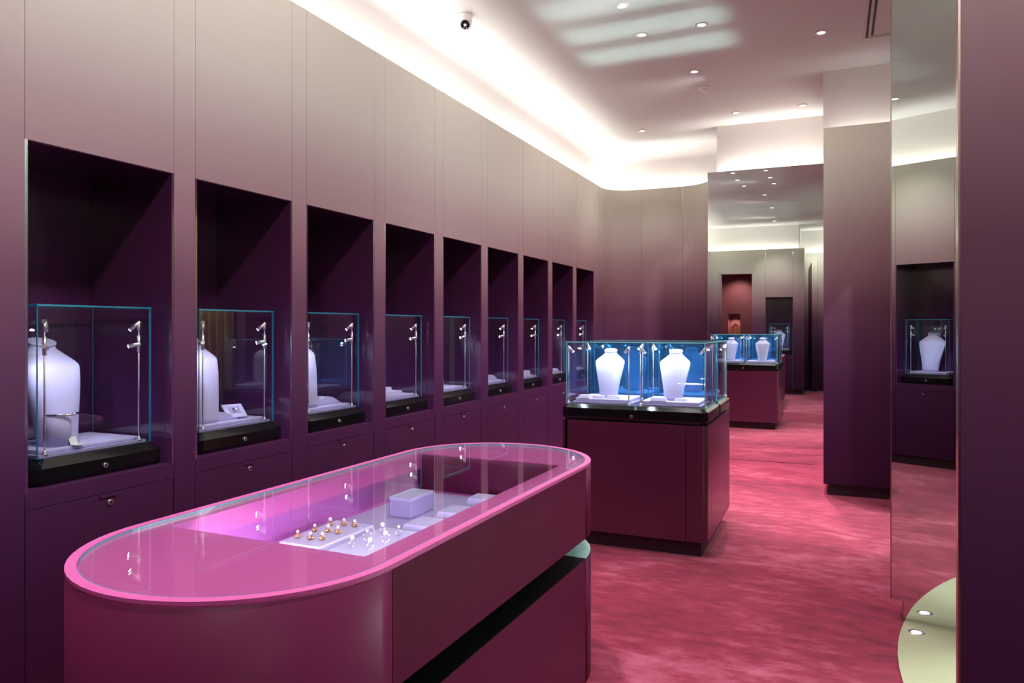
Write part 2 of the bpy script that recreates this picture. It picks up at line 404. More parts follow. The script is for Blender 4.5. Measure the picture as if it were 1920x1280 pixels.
# upper white walls set back behind the panel tops, running into the ceiling with a small curve
def sweep_wall(name, path, R=.004):
    prof = [(0, ZT - .19), (0, ZC - R)]
    for k in range(1, 9):
        a = PI / 2 * k / 8; prof.append((-R * (1 - math.cos(a)), ZC - R + R * math.sin(a)))
    prof.append((-R - .01, ZC + .01))
    n = len(path); mb = MB(); i = mb.mi(M['white']); rows = []
    for k, (x, y) in enumerate(path):
        def nrm(a, b):
            dx, dy = b[0] - a[0], b[1] - a[1]; L = math.hypot(dx, dy); return Vector((-dy / L, dx / L))
        n1 = nrm(path[k - 1], path[k]) if k > 0 else nrm(path[0], path[1])
        n2 = nrm(path[k], path[k + 1]) if k < n - 1 else n1
        m = (n1 + n2); m = m / max(m.dot(n1), .3)
        row = [mb.bm.verts.new((x + m.x * d, y + m.y * d, z)) for d, z in prof]
        # back side gives the wall real thickness
        row += [mb.bm.verts.new((x + m.x * .1, y + m.y * .1, ZC + .01)), mb.bm.verts.new((x + m.x * .1, y + m.y * .1, ZT - .19))]
        rows.append(row)
    for a, b in zip(rows, rows[1:]):
        L = len(a)
        for j in range(L):
            f = mb.bm.faces.new((a[j], b[j], b[(j + 1) % L], a[(j + 1) % L])); f.material_index = i; f.smooth = 0 < j < 9
    return struct(mb.build(name, M['white']))
def arc(cx, cy, r, a0, a1, n=10):
    return [(cx + r * math.cos(math.radians(a0 + (a1 - a0) * k / n)), cy + r * math.sin(math.radians(a0 + (a1 - a0) * k / n))) for k in range(n + 1)]
OFF = .15
# (room on the right hand of the travel direction: normals point away from the room, to the left)
P1 = [(D - OFF, YB - .12), (D - OFF, 9.17)] + arc(-2.396, 9.17, .34 + OFF, 180, 90)[1:] + [(-1.9, 9.66), (-1.262, 9.66)]
P2 = [(-1.262, 9.66), (-1.262, 8.90)]
P3 = [(-1.262, 8.90), (-.10, 8.90)]
P3b = [(-.098, 8.90), (-.098, 7.37)]
P4 = [(-.098, 7.37), (.77, 7.37), (.77, 4.3)]
sweep_wall('wall_left_upper', P1, .16)
sweep_wall('wall_far_upper', P2); sweep_wall('wall_far_upper', P3); sweep_wall('wall_far_upper', P3b)
sweep_wall('wall_right_upper', P4)
sweep_wall('wall_back_upper', [(-.75, -1.75), (-.75, YB - .15), (D - .2, YB - .15)])
sweep_wall('wall_back_upper', [(3.3, -1.75), (-.75, -1.75)])
# LED strips lying in the gap behind the panel tops
def led(path, off, label, mat='led2'):
    n = len(path); mb = MB(); i = mb.mi(M[mat]); rows = []
    for k, (x, y) in enumerate(path):
        def nrm(a, b):
            dx, dy = b[0] - a[0], b[1] - a[1]; L = math.hypot(dx, dy); return Vector((-dy / L, dx / L))
        n1 = nrm(path[k - 1], path[k]) if k > 0 else nrm(path[0], path[1])
        n2 = nrm(path[k], path[k + 1]) if k < n - 1 else n1
        m = (n1 + n2); m = m / max(m.dot(n1), .3)
        rows.append([mb.bm.verts.new((x - m.x * d, y - m.y * d, z)) for d, z in ((off - .015, 3.195), (off + .055, 3.195), (off + .055, 3.2), (off - .015, 3.2))])
    for a, b in zip(rows, rows[1:]):
        for j in range(4):
            f = mb.bm.faces.new((a[j], b[j], b[(j + 1) % 4], a[(j + 1) % 4]))
    mb.bm.faces.new(rows[0]); mb.bm.faces.new(rows[-1][::-1])
    return tag(mb.build('cove_light_strip', M[mat]), label, 'light')
led([(D - OFF, YB + .1), (D - OFF, 9.17)] + arc(-2.396, 9.17, .34 + OFF, 180, 90)[1:] + [(-1.9, 9.66), (-1.45, 9.66)], .04, 'glowing cove light hidden behind the top of the left wall panels', 'led')
led([(-1.2, 8.90), (-.15, 8.90)], .03, 'glowing cove light behind the top edge of the tall far mirror')
led([(-.04, 7.37), (.6, 7.37)], .03, 'glowing cove light behind the top of the purple pillar', 'led3')
led([(-.72, YB - .15), (D + .1, YB - .15)], .04, 'glowing cove light above the wall behind the viewer, seen mirrored')
led([(2.5, -1.75), (-.6, -1.75)], .03, 'glowing cove light in the passage, seen in the far mirror')

# ---------------------------------------------------------------- niche bays
def make_bay(w, label):
    t = thing('niche_cabinet', label, 'cabinet')
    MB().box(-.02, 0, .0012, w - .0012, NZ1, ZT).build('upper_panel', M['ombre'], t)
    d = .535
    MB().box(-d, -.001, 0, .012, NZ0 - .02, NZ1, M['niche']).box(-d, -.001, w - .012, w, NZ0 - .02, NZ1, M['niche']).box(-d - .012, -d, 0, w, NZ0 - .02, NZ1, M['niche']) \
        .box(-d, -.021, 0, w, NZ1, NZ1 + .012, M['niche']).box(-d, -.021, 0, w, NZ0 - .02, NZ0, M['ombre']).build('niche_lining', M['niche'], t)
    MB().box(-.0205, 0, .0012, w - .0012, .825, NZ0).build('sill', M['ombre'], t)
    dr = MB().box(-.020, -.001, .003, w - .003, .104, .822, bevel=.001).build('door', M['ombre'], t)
    c = w * .51
    MB().box(-.001, .004, c - .040, c + .040, .806, .8215).build('pull_tab', M['ombre'], dr)
    MB().cyl((-.001, c + .006, .784), (.007, c + .006, .784), .0125, .011, M['chrome'], 20).cyl((.007, c + .006, .784), (.009, c + .006, .784), .006, .006, M['gap'], 14).build('lock', M['chrome'], dr)
    return t
ORD = ['nearest', 'second', 'third', 'fourth', 'fifth', 'sixth', 'seventh', 'eighth', 'farthest']
G = 'ombre niche cabinets along the left wall'
bay = make_bay(NW, 'purple to beige niche cabinet, nearest along the left wall, with a large neck bust'); bay['group'] = G
bay.location = (D, ys[0], 0)
cabinet_notes = ['', 'with a curved pad and small tilted frame', 'with an arched pad beside its bust', 'with stacked lavender slabs', 'with only a bust', 'with an arched pad', 'with a small raised pad', 'half behind the glass counter', 'at the curved corner']
for i in range(1, 9):
    copy_tree(bay, 'ombre niche cabinet, %s along the left wall, %s' % (ORD[i], cabinet_notes[i]), G, (D, ys[i], 0))
bw = BX[3] - BX[2]
bb = make_bay(bw, 'ombre niche cabinet behind the viewer, seen only in the mirrors')
bb.location = (BX[2] + bw, YB, 0); bb.rotation_euler = (0, 0, PI / 2)
# facing +Y: local +x -> +Y, local y -> -X

# ---------------------------------------------------------------- glass cases
def pane(mb, x0, x1, y0, y1, z0, z1, glass, edge):
    """a sheet of glass: large faces clear, cut edges teal"""
    d = (x1 - x0, y1 - y0, z1 - z0); ax = d.index(min(d))
    r = bmesh.ops.create_cube(mb.bm, size=1)
    for v in r['verts']:
        v.co = Vector(((x0 + x1) / 2 + v.co.x * d[0], (y0 + y1) / 2 + v.co.y * d[1], (z0 + z1) / 2 + v.co.z * d[2]))
    for f in set(f for v in r['verts'] for f in v.link_faces):
        c = f.calc_center_median(); f.normal_update()
        f.material_index = mb.mi(glass) if abs(f.normal[ax]) > .5 else mb.mi(edge)
def glass_box(t, x0, x1, y0, y1, z0, z1, th=.007, back=None, edge='edge'):
    g, e = M['glass'], M[edge]
    def one(name, a, gg=g):
        mb = MB(); mb.mi(gg); mb.mi(e); pane(mb, *a, gg, e); mb.build(name, gg, t)
    one('glass_front', (x1 - th, x1, y0, y1, z0, z1 - th))
    one('glass_back', (x0, x0 + th, y0, y1, z0, z1 - th), back or g)
    one('glass_side', (x0 + th, x1 - th, y0, y0 + th, z0, z1 - th))
    one('glass_side', (x0 + th, x1 - th, y1 - th, y1, z0, z1 - th))
    one('glass_top', (x0, x1, y0, y1, z1 - th, z1))
def chamfer_base(x0, x1, y0, y1, z0, zf, z1, c, ins):
    """black plinth with cut corners and a sloping top border"""
    def oc(i):
        a, b, d, e = x0 + i, x1 - i, y0 + i, y1 - i; k = c
        return [(a + k, d), (b - k, d), (b, d + k), (b, e - k), (b - k, e), (a + k, e), (a, e - k), (a, d + k)]
    low = oc(.012); mid = oc(0); top = oc(ins)
    mb = MB()
    rings = [[(x, y, z0) for x, y in low], [(x, y, z0 + .02) for x, y in mid], [(x, y, zf) for x, y in mid], [(x, y, z1) for x, y in top]]
    return mb.loft(rings, None, smooth=False)
def head(t, p, d, L=.048, r=.0095, name='lamp_head', lens='lampdim'):
    p = Vector(p); d = Vector(d).normalized()
    mb = MB().cyl(p - d * .008, p + d * L, r, r, M['chrome'], 14).cyl(p + d * L, p + d * (L + .001), r * .8, r * .8, M[lens], 14)
    mb.sphere(p, r * .8, M['chrome'], 10)
    return mb.build(name, M['chrome'], t)
def post(t, x, y, z0, z1, aim, mid=True):
    mb = MB().cyl((x, y, z0), (x, y, z1), .0035, .0035, M['chrome'], 10).cyl((x, y, z0), (x, y, z0 + .004), .013, .011, M['chrome'], 14).cyl((x, y, z0 + .004), (x, y, z0 + .016), .008, .005, M['chrome'], 14)
    if mid: mb.cyl((x, y, z1 - .13), (x, y, z1 - .055), .0075, .0075, M['chrome'], 12)
    mb.cyl((x, y, z1 - .035), (x, y, z1), .0072, .0072, M['chrome'], 12)
    p = mb.build('lamp_post', M['chrome'], t)
    A = Vector(aim)
    head(p, (x, y, z1), (A - Vector((x, y, z1))) + Vector((0, 0, .0)), lens='lampdim')
    if mid: head(p, (x, y, z1 - .095), (A - Vector((x, y, z1 - .095))) + Vector((0, 0, .12)), L=.042, lens='lamp')
    return p
# wall case: local origin on the niche floor at the middle of the front edge (x points to the room)
def make_wall_case(w, label):
    t = thing('glass_display_case', label, 'display case')
    hw = w / 2
    chamfer_base(-.50, -.045, -hw, hw, .0, .068, .102, .03, .035).build('base', M['black'], t)
    MB().cyl((-.045, .0, .040), (-.037, .0, .040), .011, .010, M['chrome'], 18).cyl((-.037, 0, .040), (-.0355, 0, .040), .005, .005, M['gap'], 12).build('lock', M['chrome'], t)
    glass_box(t, -.465, -.082, -hw + .04, hw - .04, .102, .702, edge='edgeb')
    MB().box(-.45, -.098, -hw + .056, hw - .056, .102, .112, M['lavd']).box(-.44, -.125, -hw + .075, hw - .075, .112, .128, M['lav'], bevel=.004).build('platform', M['lav'], t)
    for s in (-1, 1):
        post(t, -.107, s * (hw - .085), .112, .632, (-.33, 0, .35))
    return t
CW = .60
wc = make_wall_case(CW, 'glass display case in the nearest left wall niche, holding bust and bangle on a drum')
CG = 'glass cases standing in the left wall niches'
wc['group'] = CG
wc.location = (D, ys[0] + .362, NZ0)
cn = ['', 'holding a curved pad and small frame', 'holding an arched pad and bust', 'holding stacked slabs', 'holding a single bust', 'holding an arched pad', 'holding a small pad', 'partly behind the counter case', 'at the farthest niche']
for i in range(1, 9):
    copy_tree(wc, 'glass case in the %s left wall niche, %s' % (ORD[i], cn[i]), CG, (D, ys[i] + .362, NZ0))
bc = make_wall_case(.52, 'glass display case in the niche behind the viewer, seen only in the mirrors')
bc.location = (BX[2] + bw / 2, YB, NZ0); bc.rotation_euler = (0, 0, PI / 2)
# spots of light from the lamp heads
for i in range(9):
    y = ys[i] + .362
    for s in (-1, 1):
        spot('case_spot', (D - .125, y + s * .19, NZ0 + .52), (D - .32, y - s * .02, NZ0 + .25), 1.2, (.70, .74, 1.0), 90, .7, .008)
for s in (-1, 1):
    spot('case_spot', (BX[2] + bw / 2 + s * .15, YB - .13, NZ0 + .52), (BX[2] + bw / 2, YB - .32, NZ0 + .25), 4, (.72, .80, 1.0), 80, .7, .008)

# ---------------------------------------------------------------- necklace busts
def make_bust(label, sc=1.0):
    t = thing('necklace_bust', label, 'display bust')
    N = 40
    secs = [(0, .062, .050, .028), (.02, .063, .050, .027), (.08, .071, .052, .022), (.14, .083, .054, .015), (.19, .094, .055, .008), (.228, .1015, .053, .002), (.247, .1045, .050, -.001), (.256, .104, .049, -.003),
            (.265, .098, .046, -.006), (.277, .085, .042, -.010), (.292, .066, .037, -.014), (.304, .052, .033, -.017), (.313, .0435, .030, -.019), (.326, .0415, .029, -.020)]
    rings = []
    for z, a, b, cx in secs:
        r = []
        for k in range(N):
            q = 2 * PI * k / N; e = .82
            cc, ss = math.cos(q), math.sin(q)
            px = math.copysign(abs(cc) ** e, cc) * b; py = math.copysign(abs(ss) ** e, ss) * a
            if px < 0: px *= .65
            tz = max(0, (z - .30) / .026) * .30
            r.append((cx * 1.6 * sc + px * sc, py * sc, (z - px * tz) * sc))
        rings.append(r)
    MB().loft(rings).build('torso', M['lav'], t)
    mb = MB(); rr = []
    for z, k in ((.326, 1.0), (.328, 1.1), (.334, 1.12), (.337, 1.05)):
        rr.append([((-.020 * 1.6 + math.cos(2 * PI * j / N) * .031 * k) * sc, math.sin(2 * PI * j / N) * .0425 * k * sc, (z - math.cos(2 * PI * j / N) * .031 * .34) * sc) for j in range(N)])
    mb.loft(rr).build('neck_cap', M['lav'], t)
    return t
BG = 'lavender neck busts in the wall cases'
zc = NZ0 + .128
b0 = make_bust('large lavender neck bust in the nearest wall case, behind the drum', 1.27); b0['group'] = BG
b0.location = (D - .29, ys[0] + .285, zc)
blab = {1: 'lavender neck bust in the second wall case, mostly behind the niche post', 2: 'lavender neck bust in the third wall case beside an arched pad', 4: 'lavender neck bust alone in the fifth wall case',
        7: 'lavender neck bust in the eighth wall case, behind the glass counter', }
for i, lb in blab.items():
    copy_tree(b0, lb, BG, (D - .27, ys[i] + (.25 if i != 4 else .26), zc))
copy_tree(b0, 'lavender neck bust in the case behind the viewer, seen in the mirrors', None, (BX[2] + bw / 2 - .02, YB - .30, zc), PI / 2)

# ---------------------------------------------------------------- small display pieces
def arch_pad(label, L=.24, W=.12, H=.045):
    t = thing('bracelet_pad', label, 'display pad')
    pts = [(-L / 2 + L * k / 16, H * math.sin(PI * (k / 16)) * .9 + .008) for k in range(17)]
    mb = MB(); rings = []
    for x in (-W / 2, W / 2):
        rings.append([(x, y, z) for y, z in pts] + [(x, L / 2, 0), (x, -L / 2, 0)])
    mb.loft(rings, smooth=False); mb.build('cushion', M['lav'], t)
    MB().box(-W / 2 - .006, W / 2 + .006, -L / 2 - .008, L / 2 + .008, -.001, .006).build('board', M['lavd'], t)
    return t
PG = 'arched bracelet pads in the wall cases'
ap = arch_pad('arched lavender pad with a tilted frame leaning on it, second wall case'); ap['group'] = PG
ap.location = (D - .23, ys[1] + .31, zc + .001)
copy_tree(ap, 'arched lavender bracelet pad in the third wall case', PG, (D - .25, ys[2] + .44, zc + .001))
copy_tree(ap, 'arched lavender bracelet pad in the sixth wall case', PG, (D - .22, ys[5] + .42, zc + .001))
def slab(name, label, x, y, z, lx, ly, h, rz=0, tp=.82, mat='lav', group=None, cat='display block'):
    a, b = lx / 2, ly / 2
    o = MB().prism([(-a, -b), (a, -b), (a, b), (-a, b)], 0, h, None, [(-a + .008, -b + .008), (a - .008, -b + .008), (a - .008, b - .008), (-a + .008, b - .008)]).build(name, M[mat])
    o.location = (x, y, z); o.rotation_euler = (0, 0, rz)
    return tag(o, label, cat, group)
slab('display_slab', 'lower lavender slab of the stack in the fourth wall case', D - .20, ys[3] + .30, zc + .001, .15, .26, .030)
slab('display_slab', 'upper lavender slab of the stack in the fourth wall case', D - .23, ys[3] + .26, zc + .031, .12, .20, .028)
slab('display_slab', 'thick lavender slab in the seventh wall case', D - .20, ys[6] + .40, zc + .001, .14, .22, .045)
slab('display_slab', 'low lavender slab in the eighth wall case beside its bust', D - .18, ys[7] + .44, zc + .001, .12, .16, .025)
# drum, bangle and tag in the nearest case
X1, Y1 = D - .185, 2.045
drum = tag(MB().lathe([(.050, 0), (.050, .118), (.046, .121)], (0, 0, 0)).build('display_drum', M['lav']), 'round lavender drum in front of the bust in the nearest wall case', 'display stand')
drum.location = (X1, Y1, zc + .001)
bg = tag(MB().torus((0, 0, 0), .060, .006, None, 40, 10).build('bangle', M['silver']), 'silver bangle lying on the lavender drum, nearest wall case', 'bracelet')
bg.location = (X1, Y1 + .018, zc + .128)
tg = tag(MB().loft([[(0, -.022, 0), (.0, .022, 0), (-.0, .022, .002), (0, -.022, .002)], [(-.012, -.022, .030), (-.012, .022, .030), (-.013, .022, .032), (-.013, -.022, .032)]], smooth=False).loft([[(0, -.022, 0), (0, .022, 0), (0, .022, .0015), (0, -.022, .0015)], [(.035, -.022, 0), (.035, .022, 0), (.035, .022, .0015), (.035, -.022, .0015)]], smooth=False).build('price_card', M['housing']), 'small folded white card before the drum in the nearest wall case', 'card')
tg.location = (D - .135, 2.085, zc + .0015); tg.rotation_euler = (0, 0, .3)
# tilted frame leaning on the pad of the second case
fr = thing('jewellery_easel', 'small tilted square lavender frame with a grey window, second wall case', 'display frame', (D - .158, ys[1] + .435, zc + .012), -.35)
R = Matrix.Rotation(math.radians(-52), 4, 'Y')
MB().box(-.008, 0, -.055, .055, 0, .10, bevel=.002).build('body', M['lav'], fr, R)
MB().box(.0002, .002, -.030, .030, .028, .078).build('window', M['lavd'], fr, R)
pn = MB().torus((.006, 0, .05), .010, .003, M['silver'], 20, 8, Matrix.Rotation(PI / 2, 4, 'Y')).build('clasp', M['silver'], fr, R)

# ---------------------------------------------------------------- square glass counter in the middle
UX0, UX1, UY0, UY1 = -1.755, -.755, 4.90, 6.035
u = thing('display_counter', 'square wine red counter carrying two bright glass cases', 'counter', ((UX0 + UX1) / 2, (UY0 + UY1) / 2, 0))
ux, uy = u.location.x, u.location.y
x0, x1, y0, y1 = UX0 - ux, UX1 - ux, UY0 - uy, UY1 - uy
MB().box(x0 + .06, x1 - .05, y0 + .06, y1 - .06, 0, .108).build('plinth', M['kick'], u)
MB().box(x0 + .014, x1 - .014, y0 + .014, y1 - .014, .11, .855).build('carcass', M['gap'], u)
# skin panels with fine seams between them
sx = -.892 - ux; sy = 5.073 - uy
MB().box(x0 + .03, sx - .002, y0, y0 + .013, .105, .862).build('front_panel', M['wine2'], u)
def corner(cx, cy, sgx, sgy, lx, ly):
    r = .045; p = []
    for k in range(9):
        a = PI / 2 * k / 8
        p.append((cx - sgx * r + sgx * r * math.sin(a), cy - sgy * r + sgy * r * math.cos(a)))
    outer = [(cx - sgx * lx, cy)] + p + [(cx, cy - sgy * ly)]
    inner = [(cx - sgx * .014, cy - sgy * ly), (cx - sgx * .014, cy - sgy * .05), (cx - sgx * .05, cy - sgy * .014), (cx - sgx * lx, cy - sgy * .014)]
    return MB().prism(outer + inner, .105, .862, smooth=False)
corner(x1, y0, 1, -1, x1 - sx - .002, sy - y0 - .002).build('corner_panel', M['wine2'], u)
corner(x0, y0, -1, -1, .03, .17).build('corner_panel', M['wine2'], u)
corner(x1, y1, 1, 1, .137, .17).build('corner_panel', M['wine2'], u)
corner(x0, y1, -1, 1, .137, .17).build('corner_panel', M['wine2'], u)
MB().box(x1 - .013, x1, sy + .002, y1 - .172, .105, .862).build('side_panel', M['wine2'], u)
MB().box(x0, x0 + .013, sy + .002, y1 - .172, .105, .862).build('side_panel', M['wine2'], u)
MB().box(x0 + .139, x1 - .139, y1 - .013, y1, .105, .862).build('back_panel', M['wine2'], u)
mb = MB(); mb.mi(M['glasstop']); mb.mi(M['edge']); mb.prism(rrect(x0, x1, y0, y1, .04), .8625, .868, M['glasstop']); mb.build('glass_sheet', M['glasstop'], u)
# the two glass cases on it; local frame: x = towards the case's own front
def make_counter_case(label, depth):
    t = thing('counter_glass_case', label, 'display case', group='bright glass cases on the square counter')
    W = 1.0
    chamfer_base(-depth, 0, -W / 2, W / 2, 0, .078, .102, .03, .034).build('base', M['black'], t)
    MB().cyl((0, .0, .035), (.009, .0, .035), .011, .010, M['chrome'], 18).cyl((.009, 0, .035), (.0105, 0, .035), .005, .005, M['gap'], 12).build('lock', M['chrome'], t)
    glass_box(t, -depth + .04, -.045, -W / 2 + .02, W / 2 - .02, .102, .535, back=M['blueglass'])
    for s in (-1, 1):
        a, b = (.03, .445) if s > 0 else (-.445, -.03)
        MB().box(-depth + .075, -.085, a, b, .102, .112, M['lavd']).box(-depth + .09, -.10, a + .015, b - .015, .112, .136, M['lav'], bevel=.006).build('platform', M['lav'], t)
    for yy in (-.475, -.040, .040, .475):
        c = math.copysign(.25, yy)
        post(t, -.085, yy, .102, .495, (-.18, c, .25), mid=False)
        post(t, -depth + .08, yy * .97, .102, .505, (-.22, c, .25), mid=False)
    return t
dep = (UY1 - UY0) / 2 - .005
cc = make_counter_case('glass case on the viewer side of the square counter, two lavender busts inside', dep)
cc.location = (ux, UY0 + .0, .869); cc.rotation_euler = (0, 0, -PI / 2)
cc2 = copy_tree(cc, 'glass case on the far side of the square counter, its busts facing away', None, (ux, UY1, .869), PI / 2)
zb = .869 + .1365
KG = 'neck busts in the square counter cases'
cb = make_bust('lavender neck bust, left one at the front of the square counter', 1.0); cb['group'] = KG
cb.location = (-1.475, 5.15, zb); cb.rotation_euler = (0, 0, -PI / 2 + .08)
copy_tree(cb, 'lavender neck bust, right one at the front of the square counter, brightest', KG, (-1.012, 5.15, zb), -PI / 2 - .05)
copy_tree(cb, 'lavender neck bust turned away, rear left of the square counter', KG, (-1.46, 5.76, zb), PI / 2)
copy_tree(cb, 'lavender neck bust turned away, rear right of the square counter', KG, (-1.00, 5.76, zb), PI / 2)
SG = 'small slabs around the counter busts'
for nm, x, y, lx, ly in (('leftmost of three small lavender slabs before the left counter bust', -1.625, 5.035, .085, .07), ('middle of three small lavender slabs before the left counter bust', -1.525, 5.04, .085, .07),
                         ('rightmost of three small lavender slabs before the left counter bust', -1.415, 5.045, .10, .07), ('long lavender slab left of the right counter bust', -1.10, 5.035, .11, .07),
                         ('short lavender slab right of the right counter bust', -.955, 5.05, .08, .06)):
    slab('display_slab', nm, x, y, zb, lx, ly, .020, 0, group=SG)
for nm, x, y, lx, ly in (('small slab left in the rear case of the square counter', -1.62, 5.86, .09, .08), ('small slab at the middle of the rear counter case', -1.33, 5.87, .09, .08), ('small slab right in the rear case of the square counter', -.86, 5.87, .09, .08)):
    slab('display_slab', nm, x, y, zb, lx, ly, .020, 0, group=SG)
for (px, py, tx, ty) in ((-1.73, 4.99, -1.48, 5.15), (-1.30, 4.99, -1.46, 5.15), (-1.215, 4.99, -1.02, 5.15), (-.78, 4.99, -1.0, 5.15),
                         (-1.73, 5.40, -1.48, 5.18), (-1.25, 5.40, -1.1, 5.18), (-.80, 5.40, -1.0, 5.18),
                         (-1.73, 5.94, -1.48, 5.7), (-1.25, 5.94, -1.3, 5.7), (-.78, 5.94, -1.0, 5.7)):
    spot('counter_spot', (px, py + .02, 1.35), (tx, ty, 1.12), 2.9, (.66, .84, 1.0), 120, .7, .01)

# ---------------------------------------------------------------- the long oval counter in front
IX, IY, IR = -1.335, (1.462 + 2.812) / 2, -.022
A, B, H = .418, .407, (2.812 - 1.462) / 2
il = thing('oval_counter', 'long oval wine red counter with top painted lit pink and glass covered jewellery well', 'counter', (IX, IY, 0), IR)
ZTOP = .945
MB().prism(stadium(A - .05, B - .05, H), 0, .10, None, smooth=False).build('plinth', M['kick'], il)
near = stadium(A, B, H, part='near'); far = stadium(A, B, H, part='far')
def halfshell(p, z0, z1, name, mat):
    mb = MB(); mb.prism(p, z0, z1, smooth=True); return mb.build(name, mat, il)
halfshell(near, .10, ZTOP, 'rounded_end', M['wine'])
halfshell(far, .668, ZTOP, 'rounded_end', M['wine'])
# straight body: upper drawer band with the open slot beneath, cabinet below
g = .003
MB().box(A - .025, A, -H + g, H - g, .668, ZTOP).build('drawer_front', M['wine'], il)
MB().box(-A, -A + .025, -H + g, H - g, .668, ZTOP).build('drawer_front', M['wine'], il)
MB().box(-A + .025, A - .025, -H + g, H - g, .668, .69).build('drawer_bottom', M['gap'], il)
MB().box(-A, A, -H + g, H - g, .10, .588).build('lower_cabinet', M['wine'], il)
halfshell(far, .10, .588, 'lower_end', M['wine'])
MB().box(-A + .12, A - .20, -H + .0, H - .05, .588, .668).build('recess_core', M['gap'], il)
MB().box(-A + .002, A - .002, -H + g, H - .0, .588, .5895).build('recess_ledge', M['gap'], il)
mb = MB(); p = stadium(A - .002, B - .002, H, part='far'); mb.prism(p, .588, .592); mb.build('ledge_glass', M['mint'], il)
# top
def loc_rect():
    c, s = math.cos(-IR), math.sin(-IR)
    return [((x - IX) * c - (y - IY) * s, (x - IX) * s + (y - IY) * c) for x, y in ((-1.690, 1.513), (-1.045, 1.50), (-1.005, 2.815), (-1.665, 2.832))]
op = loc_rect(); ox0, ox1 = min(p[0] for p in op), max(p[0] for p in op); oy0, oy1 = min(p[1] for p in op), max(p[1] for p in op)
ox0, ox1, oy0, oy1 = (op[0][0] + op[3][0]) / 2, (op[1][0] + op[2][0]) / 2, (op[0][1] + op[1][1]) / 2, (op[2][1] + op[3][1]) / 2
hole = [(ox0, oy0), (ox1, oy0), (ox1, oy1), (ox0, oy1)]
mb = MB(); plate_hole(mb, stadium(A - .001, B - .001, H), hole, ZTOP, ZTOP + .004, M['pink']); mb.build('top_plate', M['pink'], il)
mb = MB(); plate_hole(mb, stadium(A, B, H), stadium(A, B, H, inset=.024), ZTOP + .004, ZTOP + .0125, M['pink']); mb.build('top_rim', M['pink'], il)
mb = MB(); mb.mi(M['glasstop']); i_e = mb.mi(M['edge'])
st = stadium(A, B, H, inset=.0275)
va = [mb.bm.verts.new((x, y, ZTOP + .005)) for x, y in st]; vb = [mb.bm.verts.new((x, y, ZTOP + .0122)) for x, y in st]
for k in range(len(st)):
    f = mb.bm.faces.new((va[k], va[(k + 1) % len(st)], vb[(k + 1) % len(st)], vb[k])); f.material_index = i_e
mb.bm.faces.new(va[::-1]); mb.bm.faces.new(vb)
mb.build('glass_top', M['glasstop'], il)
# jewellery well
ZD = .800
t_ = .012
mb = MB()
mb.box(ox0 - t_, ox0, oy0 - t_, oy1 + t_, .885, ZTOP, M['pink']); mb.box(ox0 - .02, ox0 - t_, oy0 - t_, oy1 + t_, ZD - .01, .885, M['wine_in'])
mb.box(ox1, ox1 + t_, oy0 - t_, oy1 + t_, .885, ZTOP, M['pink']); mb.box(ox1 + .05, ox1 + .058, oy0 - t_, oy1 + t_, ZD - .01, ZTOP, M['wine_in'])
mb.box(ox0 - .02, ox1 + .05, oy1, oy1 + t_, ZD - .01, ZTOP, M['wine_in']); mb.box(ox0 - .02, ox1 + .05, oy0 - t_, oy0, ZD - .01, ZTOP, M['wine_in'])
mb.build('well_lining', M['wine_in'], il)
MB().box(ox0 + .03, ox1 + .045, oy0 + .005, oy1 - .07, ZD - .006, ZD, M['lavd']).box(ox0 - .02, ox1 + .05, oy0, oy1, ZD - .014, ZD - .0065, M['wine_in']).build('well_deck', M['lavd'], il)
al = area('well_led', (ox1 + .03, (oy0 + oy1) / 2 - .22, .878), (0, math.radians(38), 0), .02, .85, 3.8, (.92, .84, 1.0)); al.parent = il
al2 = area('well_led', ((ox0 + ox1) / 2, oy0 + .03, .878), (math.radians(62), 0, 0), .5, .02, 2.6, (.92, .84, 1.0)); al2.parent = il  # extra strip added to brighten the far lining
# things lying in the well (placed in the room's own frame)
zt = ZD + .0008
slab('earring_tray', 'lavender tray of gold and pearl earrings in the oval counter', -1.545, 2.02, zt, .17, .30, .018, IR + .0, cat='tray')
slab('ring_tray', 'white lit tray of pearl rings in the oval counter, nearest its right edge', -1.335, 2.00, zt, .19, .32, .018, IR, cat='tray')
slab('display_slab', 'empty lavender slab just beyond the ring tray in the oval counter', -1.295, 2.275, zt, .17, .13, .018, IR)
slab('display_slab', 'empty lavender slab right of the lavender box in the oval counter', -1.27, 2.47, zt, .17, .13, .020, IR)
slab('display_slab', 'tall lavender slab beyond the box in the oval counter', -1.27, 2.66, zt, .13, .10, .030, IR)
slab('display_slab', 'small white slab at the right edge of the oval counter well', -1.14, 2.57, zt, .09, .09, .028, IR)
slab('display_slab', 'farthest small lavender slab in the oval counter well', -1.13, 2.73, zt, .09, .07, .034, IR)
bx = thing('jewellery_box', 'square lavender riser box standing in the oval counter', 'box', (-1.465, 2.42, zt), IR)
MB().box(-.046, .046, -.078, .078, 0, .062, bevel=.002).build('body', M['lavd'], bx)
MB().box(-.048, .048, -.080, .080, .0622, .075, bevel=.002).build('lid', M['lav'], bx)
ring0 = thing('pearl_ring', 'x', 'ring')
